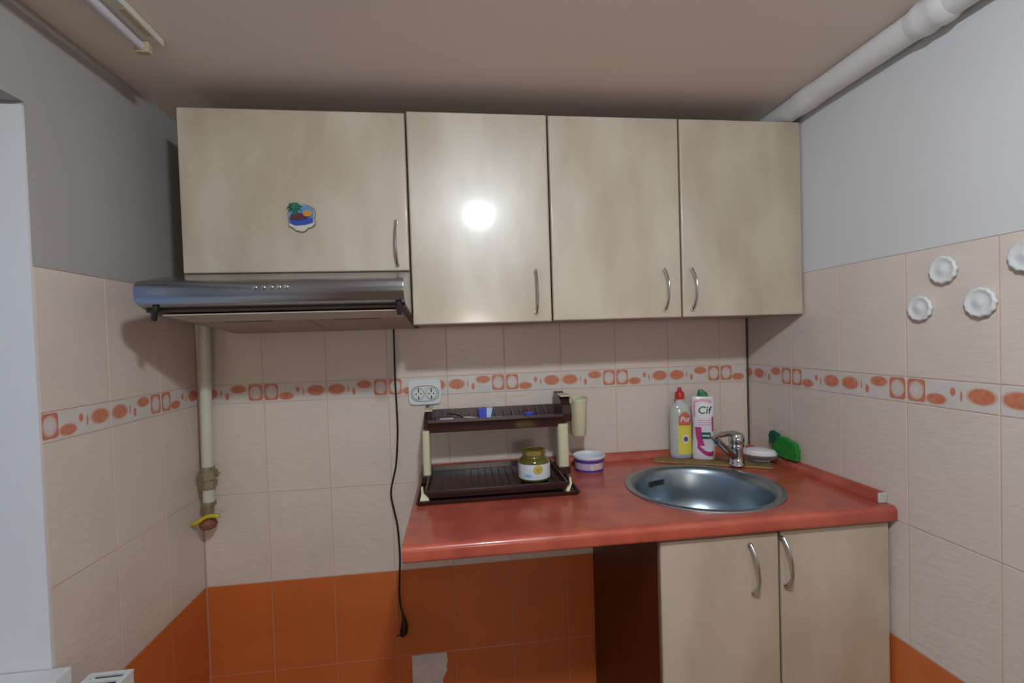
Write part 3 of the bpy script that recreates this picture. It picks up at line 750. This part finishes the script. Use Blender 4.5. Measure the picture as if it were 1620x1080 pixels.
for k in range(17):
    xx = 0.760 + k * 0.0222; box(bm, xx, xx + 0.003, -0.325, -0.075, WZ + 0.018, WZ + 0.0215)
inner = obj('plate_tray', bm, 'rack', t, bevel=0.001)
for xx, sg in ((0.735, 1), (1.150, -1)):
    bm = NB()
    P = [(xx - 0.010, -0.349, WZ + 0.013), (xx + sg * 0.016, -0.349, WZ + 0.013), (xx + sg * 0.012, -0.345, WZ + 0.019), (xx + 0.001, -0.343, WZ + 0.030), (xx - 0.001, -0.340, WZ + 0.048), (xx - 0.006, -0.340, WZ + 0.048), (xx - 0.006, -0.343, WZ + 0.028)]
    if sg < 0: P = [(2 * xx - a if False else a, b, c) for a, b, c in P]
    loft(bm, [P, [(a, b + 0.010, c) for a, b, c in P]]); obj('corner_foot', bm, 'creamp', t, bevel=0.001, label='cream corner foot')
for xa, xb in ((0.724, 0.748), (1.148, 1.184)):
    # post socket (brown) and cream post
    bm = NB(); box(bm, xa - 0.003, xb + 0.001, -0.190, -0.120, WZ + 0.014, WZ + 0.036); obj('post_socket', bm, 'rack', t, bevel=0.002)
    bm = NB(); loft(bm, [[(x, y, z) for x, y in ellipse((xa + xb) / 2, -0.155, (xb - xa) / 2, 0.027, 20, 4)] for z in (WZ + 0.030, WZ + 0.172)]); obj('post', bm, 'creamp', t, smooth=True, label='cream plastic post', angle=50)
# top shelf
shx0, shx1, shf, shb = 0.731, 1.172, -0.182, -0.035
fz, bz = 0.535, 0.552
bm = NB()
P = [(shf, fz + 0.004), (shf - 0.002, fz - 0.004), (shf + 0.004, fz - 0.012), (shf + 0.007, fz - 0.036), (shf + 0.022, fz - 0.038), (shb - 0.006, bz - 0.040), (shb, bz), (shb - 0.004, bz), (shb - 0.010, bz - 0.030), (shf + 0.020, fz - 0.014), (shf + 0.007, fz - 0.006), (shf + 0.005, fz + 0.004)]
extrude_x(bm, P, shx0 + 0.012, shx1 - 0.006)
shelf = obj('upper_shelf', bm, 'rack', t, smooth=True, angle=35)
for xa, xb, zt, zb_ in ((shx0, shx0 + 0.013, 0.562, 0.512), (shx1 - 0.007, shx1 + 0.022, 0.588, 0.512)):
    bm = NB(); E_ = [(shf + 0.002, zb_ + .002), (shf - 0.002, fz + 0.006), (shf + 0.012, zt - 0.022), (-0.140, zt - 0.006), (-0.060, zt + 0.010), (shb - 0.003, zt + 0.008), (shb - 0.006, zb_)]
    extrude_x(bm, E_, xa, xb); obj('shelf_end', bm, 'rack', t, bevel=0.002)
bm = NB(); box(bm, shx0 + 0.002, shx0 + 0.026, -0.155, -0.060, 0.5625, 0.5665); obj('shelf_clip', bm, 'creamp', t, bevel=0.0015, label='cream clip')
wr = NB()
for k in range(14):
    xx = shx0 + 0.030 + k * 0.0282
    tube(wr, [(xx, shb - 0.008, bz - 0.003), (xx + 0.003, shb - 0.022, bz - 0.014), (xx + 0.006, shb - 0.050, fz - 0.018)], 0.0016, 6)
obj('divider', wr, 'greyrib', shelf, smooth=True, label='row of pale shelf dividers')
# cutlery beaker hooked on the right end
cxx, cyy, cz0 = 1.2315, -0.115, 0.456
bm = NB()
pr2 = [(0.031, 0), (0.034, 0.004), (0.0395, 0.112), (0.0425, 0.1125), (0.0425, 0.124), (0.040, 0.1245), (0.037, 0.113), (0.0315, 0.008)]
lathe(bm, pr2, cxx, cyy, 32, z0=cz0, sx=0.76, sy_=1.0)
bk = obj('cutlery_beaker', bm, 'creamp', t, smooth=True, angle=50, label='cream plastic cutlery beaker')
bm = NB(); box(bm, 1.166, 1.2015, -0.150, -0.080, cz0 + 0.1325, cz0 + 0.1375); box(bm, 1.1985, 1.2035, -0.140, -0.090, cz0 + 0.108, cz0 + 0.1375); obj('hook', bm, 'creamp', bk, bevel=0.002)

# small things in the upper shelf
ZS = fz - 0.013
bm = NB(); box(bm, 0.778, 0.822, -0.158, -0.148, ZS + 0.004, ZS + 0.018)
tag(obj('plastic_clip', bm, 'lilacp', bevel=0.003, smooth=True, at=(0.80, -0.153, ZS)), 'lilac plastic clip at the left front of the upper rack shelf', 'clip')
t = thing('teaspoon', 'shiny metal teaspoon lying in the upper rack shelf', 'spoon', (0.85, -0.12, ZS))
bm = NB(); oval(bm, [(0.3, 0), (0.85, 0.002), (1.0, 0.005), (0.9, 0.0055), (0.4, 0.003)], 0.868, -0.140, 0.022, 0.014, ZS + 0.010, math.radians(-35), 20); obj('spoon_bowl', bm, 'chrome', t, smooth=True)
bm = NB(); tube(bm, catmull([(0.852, -0.128, ZS + 0.015), (0.83, -0.11, ZS + 0.022), (0.800, -0.088, ZS + 0.022)], 4), 0.0028, 8); obj('spoon_handle', bm, 'chrome', t, smooth=True)
t = thing('wrapped_packet', 'small blue and white wrapped packet standing in the upper rack shelf', 'packet', (0.925, -0.12, ZS))
bm = NB(); loft(bm, [[(x, y, ZS + 0.003) for x, y in ((0.902, -0.150), (0.924, -0.156), (0.921, -0.13), (0.904, -0.12))], [(x, y, ZS + 0.040) for x, y in ((0.900, -0.140), (0.926, -0.146), (0.922, -0.12), (0.903, -0.11))]]); obj('blue_panel', bm, 'blue', t, bevel=0.002, smooth=True)
bm = NB(); loft(bm, [[(x, y, ZS + 0.006) for x, y in ((0.925, -0.154), (0.938, -0.150), (0.935, -0.125), (0.923, -0.13))], [(x, y, ZS + 0.042) for x, y in ((0.927, -0.143), (0.948, -0.136), (0.942, -0.11), (0.925, -0.118))]]); obj('clear_wrap', bm, 'ltblue', t, bevel=0.003, smooth=True)
bm = NB(); lathe(bm, [(0.010, 0), (0.0125, 0.002), (0.0125, 0.012), (0.010, 0.014)], 1.063, -0.142, 20, z0=ZS + 0.008, sx=1.3)
tag(obj('bottle_cap', bm, 'blue', smooth=True, angle=40, at=(1.063, -0.142, ZS)), 'blue plastic bottle cap lying in the upper rack shelf', 'cap')

# ================================================================ JAR AND TUB
jx, jy, jz = 1.058, -0.247, WZ + 0.0225
t = thing('glass_jar', 'squat olive-coloured jar with gold lid and white label, in the dish rack tray', 'jar', (jx, jy, jz))
bm = NB(); lathe(bm, [(0.040, 0), (0.044, 0.002), (0.0465, 0.008), (0.0475, 0.02), (0.0475, 0.052), (0.045, 0.062), (0.038, 0.068), (0.0335, 0.071), (0.0335, 0.078)], jx, jy, 40, z0=jz); obj('jar_body', bm, 'jar_oil', t, smooth=True, angle=60)
bm = NB(); lathe(bm, [(0.035, 0.076), (0.0365, 0.0775), (0.0365, 0.089), (0.034, 0.0915), (0.028, 0.0918), (0.027, 0.0905), (0.005, 0.0905)], jx, jy, 40, z0=jz); obj('lid', bm, 'gold', t, smooth=True, label='gold metal screw lid')
def band(bm, cx, cy, prof, a0, a1, n=24):
    """strip on a lathe surface, angles in degrees, -90 faces the camera side"""
    g = []
    for r, z in prof:
        g.append([bm.verts.new((cx + r * math.cos(math.radians(a0 + (a1 - a0) * i / n)), cy + r * math.sin(math.radians(a0 + (a1 - a0) * i / n)), z)) for i in range(n + 1)])
    for p, q in zip(g, g[1:]):
        for i in range(n): bm.faces.new((p[i], p[i + 1], q[i + 1], q[i]))
bm = NB(); band(bm, jx, jy, [(0.0474, jz + 0.010), (0.0481, jz + 0.014), (0.0482, jz + 0.054)], -200, 20, 40); lb = obj('label', bm, 'label', t, smooth=True, recalc=False)
class Cyl(Bottle):
    pass
jc = Bottle(jx, jy, jz, math.radians(-12), [(0, 0.0482, 0.0482), (0.055, 0.0482, 0.0482)], 2.0)
bm = NB(); jc.disc(bm, 0.014, 0.040, 0.015, 0.014, 0.0006, 9); obj('gold_flower', bm, 'goldprint', lb, recalc=False)
bm = NB(); jc.disc(bm, 0.014, 0.040, 0.006, 0.0055, 0.0010, 12); obj('flower_centre', bm, 'goldcore', lb, recalc=False)
bm = NB(); jc.disc(bm, -0.016, 0.022, 0.012, 0.005, 0.0006, 12); obj('blue_print', bm, 'bluepr', lb, recalc=False)

ux, uy = 1.2645, -0.116
WT = WZ + 0.0004
t = thing('plastic_tub', 'small open purple and white plastic tub beside the dish rack', 'tub', (ux, uy, WT))
bm = NB(); lathe(bm, [(0.042, 0), (0.0445, 0.0015), (0.0455, 0.006), (0.0500, 0.044), (0.0530, 0.0455), (0.0545, 0.049), (0.0545, 0.053), (0.0520, 0.054), (0.0485, 0.051), (0.0465, 0.044), (0.042, 0.006), (0.010, 0.004)], ux, uy, 40, z0=WT); obj('tub_body', bm, 'tubw', t, smooth=True, angle=60)
bm = NB(); band(bm, ux, uy, [(0.0459, WT + 0.003), (0.0472, WT + 0.011)], -200, 20, 40); obj('purple_base_band', bm, 'purple', t, smooth=True, recalc=False)
bm = NB(); band(bm, ux, uy, [(0.0491, WT + 0.033), (0.0505, WT + 0.0425)], -200, 20, 40); obj('purple_rim_band', bm, 'purple', t, smooth=True, recalc=False)
bm = NB(); band(bm, ux, uy, [(0.04735, WT + 0.011), (0.0492, WT + 0.033)], -180, -100, 20); obj('lilac_panel', bm, 'lilac', t, smooth=True, recalc=False)
bm = NB(); band(bm, ux, uy, [(0.0475, WT + 0.012), (0.0491, WT + 0.032)], -88, -60, 10); obj('peach_panel', bm, 'pinkpr', t, smooth=True, recalc=False)
bm = NB(); lathe(bm, [(0.030, 0.016), (0.022, 0.020), (0.005, 0.021)], ux + 0.006, uy, 16, z0=WT, cap=(True, True)); obj('paste', bm, 'bottle_clear', t, smooth=True)

# ================================================================ DOUBLE SOCKET
qx, qz = 0.7265, 0.609
t = thing('wall_socket', 'white double power socket on the tiled wall above the dish rack', 'socket', (qx, -0.0008, qz - 0.043))
bm = NB(); plate(bm, ellipse(qx, qz, 0.055, 0.043, 40, 7), -0.0008, -0.011); obj('face_plate', bm, 'white', t, bevel=0.0025, smooth=True)
bm = NB()
outer = ellipse(qx, qz - 0.005, 0.047, 0.027, 40, 2.6); inn = ellipse(qx, qz - 0.005, 0.0455, 0.0255, 40, 2.6)
loft(bm, [[(x, -0.0105, z) for x, z in outer], [(x, -0.0122, z) for x, z in outer], [(x, -0.0122, z) for x, z in inn], [(x, -0.0105, z) for x, z in inn]], cap=(False, False)); obj('rim', bm, 'slot', t)
for dx in (-0.0215, 0.0215):
    bm = NB(); plate(bm, ellipse(qx + dx, qz - 0.005, 0.0195, 0.0195, 28), -0.0112, -0.0128); s1 = obj('socket_insert', bm, 'white', t, bevel=0.0006, smooth=True)
    bm = NB(); a = ellipse(qx + dx, qz - 0.005, 0.0197, 0.0197, 28); b = ellipse(qx + dx, qz - 0.005, 0.0184, 0.0184, 28)
    loft(bm, [[(x, -0.0129, z) for x, z in a], [(x, -0.0134, z) for x, z in a], [(x, -0.0134, z) for x, z in b], [(x, -0.0129, z) for x, z in b]], cap=(False, False)); obj('insert_ring', bm, 'slot', s1)
    bm = NB()
    for ddx in (-0.008, 0.008): plate(bm, ellipse(qx + dx + ddx, qz - 0.005, 0.0026, 0.0026, 10), -0.0129, -0.0133)
    box(bm, qx + dx - 0.0018, qx + dx + 0.0018, -0.0136, -0.0129, qz - 0.005 + 0.004, qz - 0.005 + 0.017)
    box(bm, qx + dx - 0.0018, qx + dx + 0.0018, -0.0136, -0.0129, qz - 0.022, qz - 0.012)
    obj('contact_slot', bm, 'slot', s1)

# ================================================================ BASE CABINET
YB = -0.590
t = thing('base_cabinet', 'maple two-door base cabinet with dark red side panel under the sink', 'cabinet', (1.6, -0.3, ZF))
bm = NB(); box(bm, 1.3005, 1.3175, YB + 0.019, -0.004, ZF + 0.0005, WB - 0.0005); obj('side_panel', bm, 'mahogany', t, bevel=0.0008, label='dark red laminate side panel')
bm = NB(); box(bm, 1.890, 1.9065, YB + 0.019, -0.004, ZF + 0.0005, WB - 0.0005)
box(bm, 1.3175, 1.890, YB + 0.019, -0.02, ZF + 0.10, ZF + 0.116); box(bm, 1.3175, 1.890, YB + 0.06, YB + 0.076, ZF + 0.0005, ZF + 0.10)
box(bm, 1.3175, 1.890, YB + 0.019, YB + 0.037, 0.262, WB - 0.0005)
obj('carcass', bm, 'carcass', t)
door(t, 1.3005, 1.6055, ZF + 0.105, 0.288, 1.531, 0.206, y=YB, lean=-0.004)
door(t, 1.6085, 1.9075, ZF + 0.105, 0.290, 1.617, 0.215, y=YB, lean=-0.004)

# ================================================================ ORNAMENTS ON THE RIGHT WALL
def ornament(y, z, r, label):
    bm = NB(); n = 48; rings = []
    prof = [(0.80, 0.0006), (0.97, 0.004), (1.0, 0.008), (0.97, 0.0115), (0.86, 0.013), (0.74, 0.0105), (0.55, 0.0095), (0.30, 0.0115), (0.12, 0.0135), (0.01, 0.014)]
    for k, d in prof:
        ring_ = []
        for i in range(n):
            a = 2 * math.pi * i / n; sc = 1 + (0.045 if k > 0.6 else 0.02) * math.cos(12 * a) * (1 if k > 0.25 else 0)
            ring_.append((W - d * (r / 0.03) - 0.0002, y + r * k * sc * math.cos(a), z + r * k * sc * math.sin(a)))
        rings.append(ring_)
    loft(bm, rings)
    tag(obj('wall_ornament', bm, 'white', smooth=True, angle=70, at=(W, y, z - r)), label, 'wall ornament', 'white scalloped ornaments on the tiled right wall')
ornament(-0.7310, 0.9040, 0.0300, 'upper left of the four white scalloped wall ornaments, second from the cabinet')
ornament(-0.6765, 0.8230, 0.0290, 'white scalloped wall ornament closest to the wall cabinet, lower left of the four')
ornament(-0.8060, 0.8270, 0.0305, 'right-hand white scalloped wall ornament of the lower two')
ornament(-0.8870, 0.9090, 0.0305, 'white scalloped wall ornament cut by the right edge of the photo')

# ================================================================ PLASTER PATCH, RADIATOR
bm = NB()
pts = [(0.651, -0.300), (0.700, -0.2985), (0.768, -0.3000), (0.772, -0.330), (0.766, -0.350), (0.770, -0.362), (0.758, -0.385), (0.752, -0.395), (0.757, -0.420), (0.750, -0.445), (0.655, -0.440), (0.650, -0.380)]
loft(bm, [[(x, -0.0004, z) for x, z in pts], [(x, -0.0030, z) for x, z in pts]])
tag(obj('plaster_patch', bm, 'patch', at=(0.71, 0, -0.45), bevel=0.0008), 'rough white plaster patch in the orange tiles below the cord plug', 'patch')

t = thing('radiator', 'white panel radiator with slotted top grille under the window sill', 'radiator', (0.09, -1.1, -0.34))
rx0, rx1, ry0, ry1, rz0, rz1 = 0.045, 0.128, -1.62, -0.556, -0.33, 0.100
bm = NB(); box(bm, rx1 - 0.014, rx1, ry0, ry1, rz0, rz1 - 0.004); box(bm, rx0, rx0 + 0.014, ry0, ry1, rz0, rz1 - 0.004)
for k in range(26):
    yy = ry0 + 0.03 + k * 0.0395; box(bm, rx1, rx1 + 0.002, yy, yy + 0.016, rz0 + 0.02, rz1 - 0.03)
obj('panel', bm, 'white', t, bevel=0.0015)
for ya in (ry1 - 0.003, ry0):
    bm = NB(); box(bm, rx0 + 0.014, rx1 - 0.014, ya, ya + 0.003, rz0, rz1 - 0.004); obj('side_cover', bm, 'white', t)
bm = NB()
box(bm, rx0 - 0.001, rx0 + 0.010, ry0, ry1, rz1 - 0.004, rz1); box(bm, rx1 - 0.010, rx1 + 0.001, ry0, ry1, rz1 - 0.004, rz1)
yy = ry1
while yy > ry0 + 0.02:
    box(bm, rx0 + 0.010, rx1 - 0.010, yy - 0.010, yy, rz1 - 0.004, rz1); yy -= 0.021
obj('top_grille', bm, 'white', t)
bm = NB(); box(bm, rx0 + 0.016, rx1 - 0.016, ry0 + 0.004, ry1 - 0.004, rz1 - 0.03, rz1 - 0.012); obj('convector_fins', bm, 'slot', t)
for yy in (-0.75, -1.42):
    bm = NB(); box(bm, 0.0006, rx0, yy - 0.015, yy + 0.015, -0.25, 0.05)
    obj('wall_bracket', bm, 'white', t)
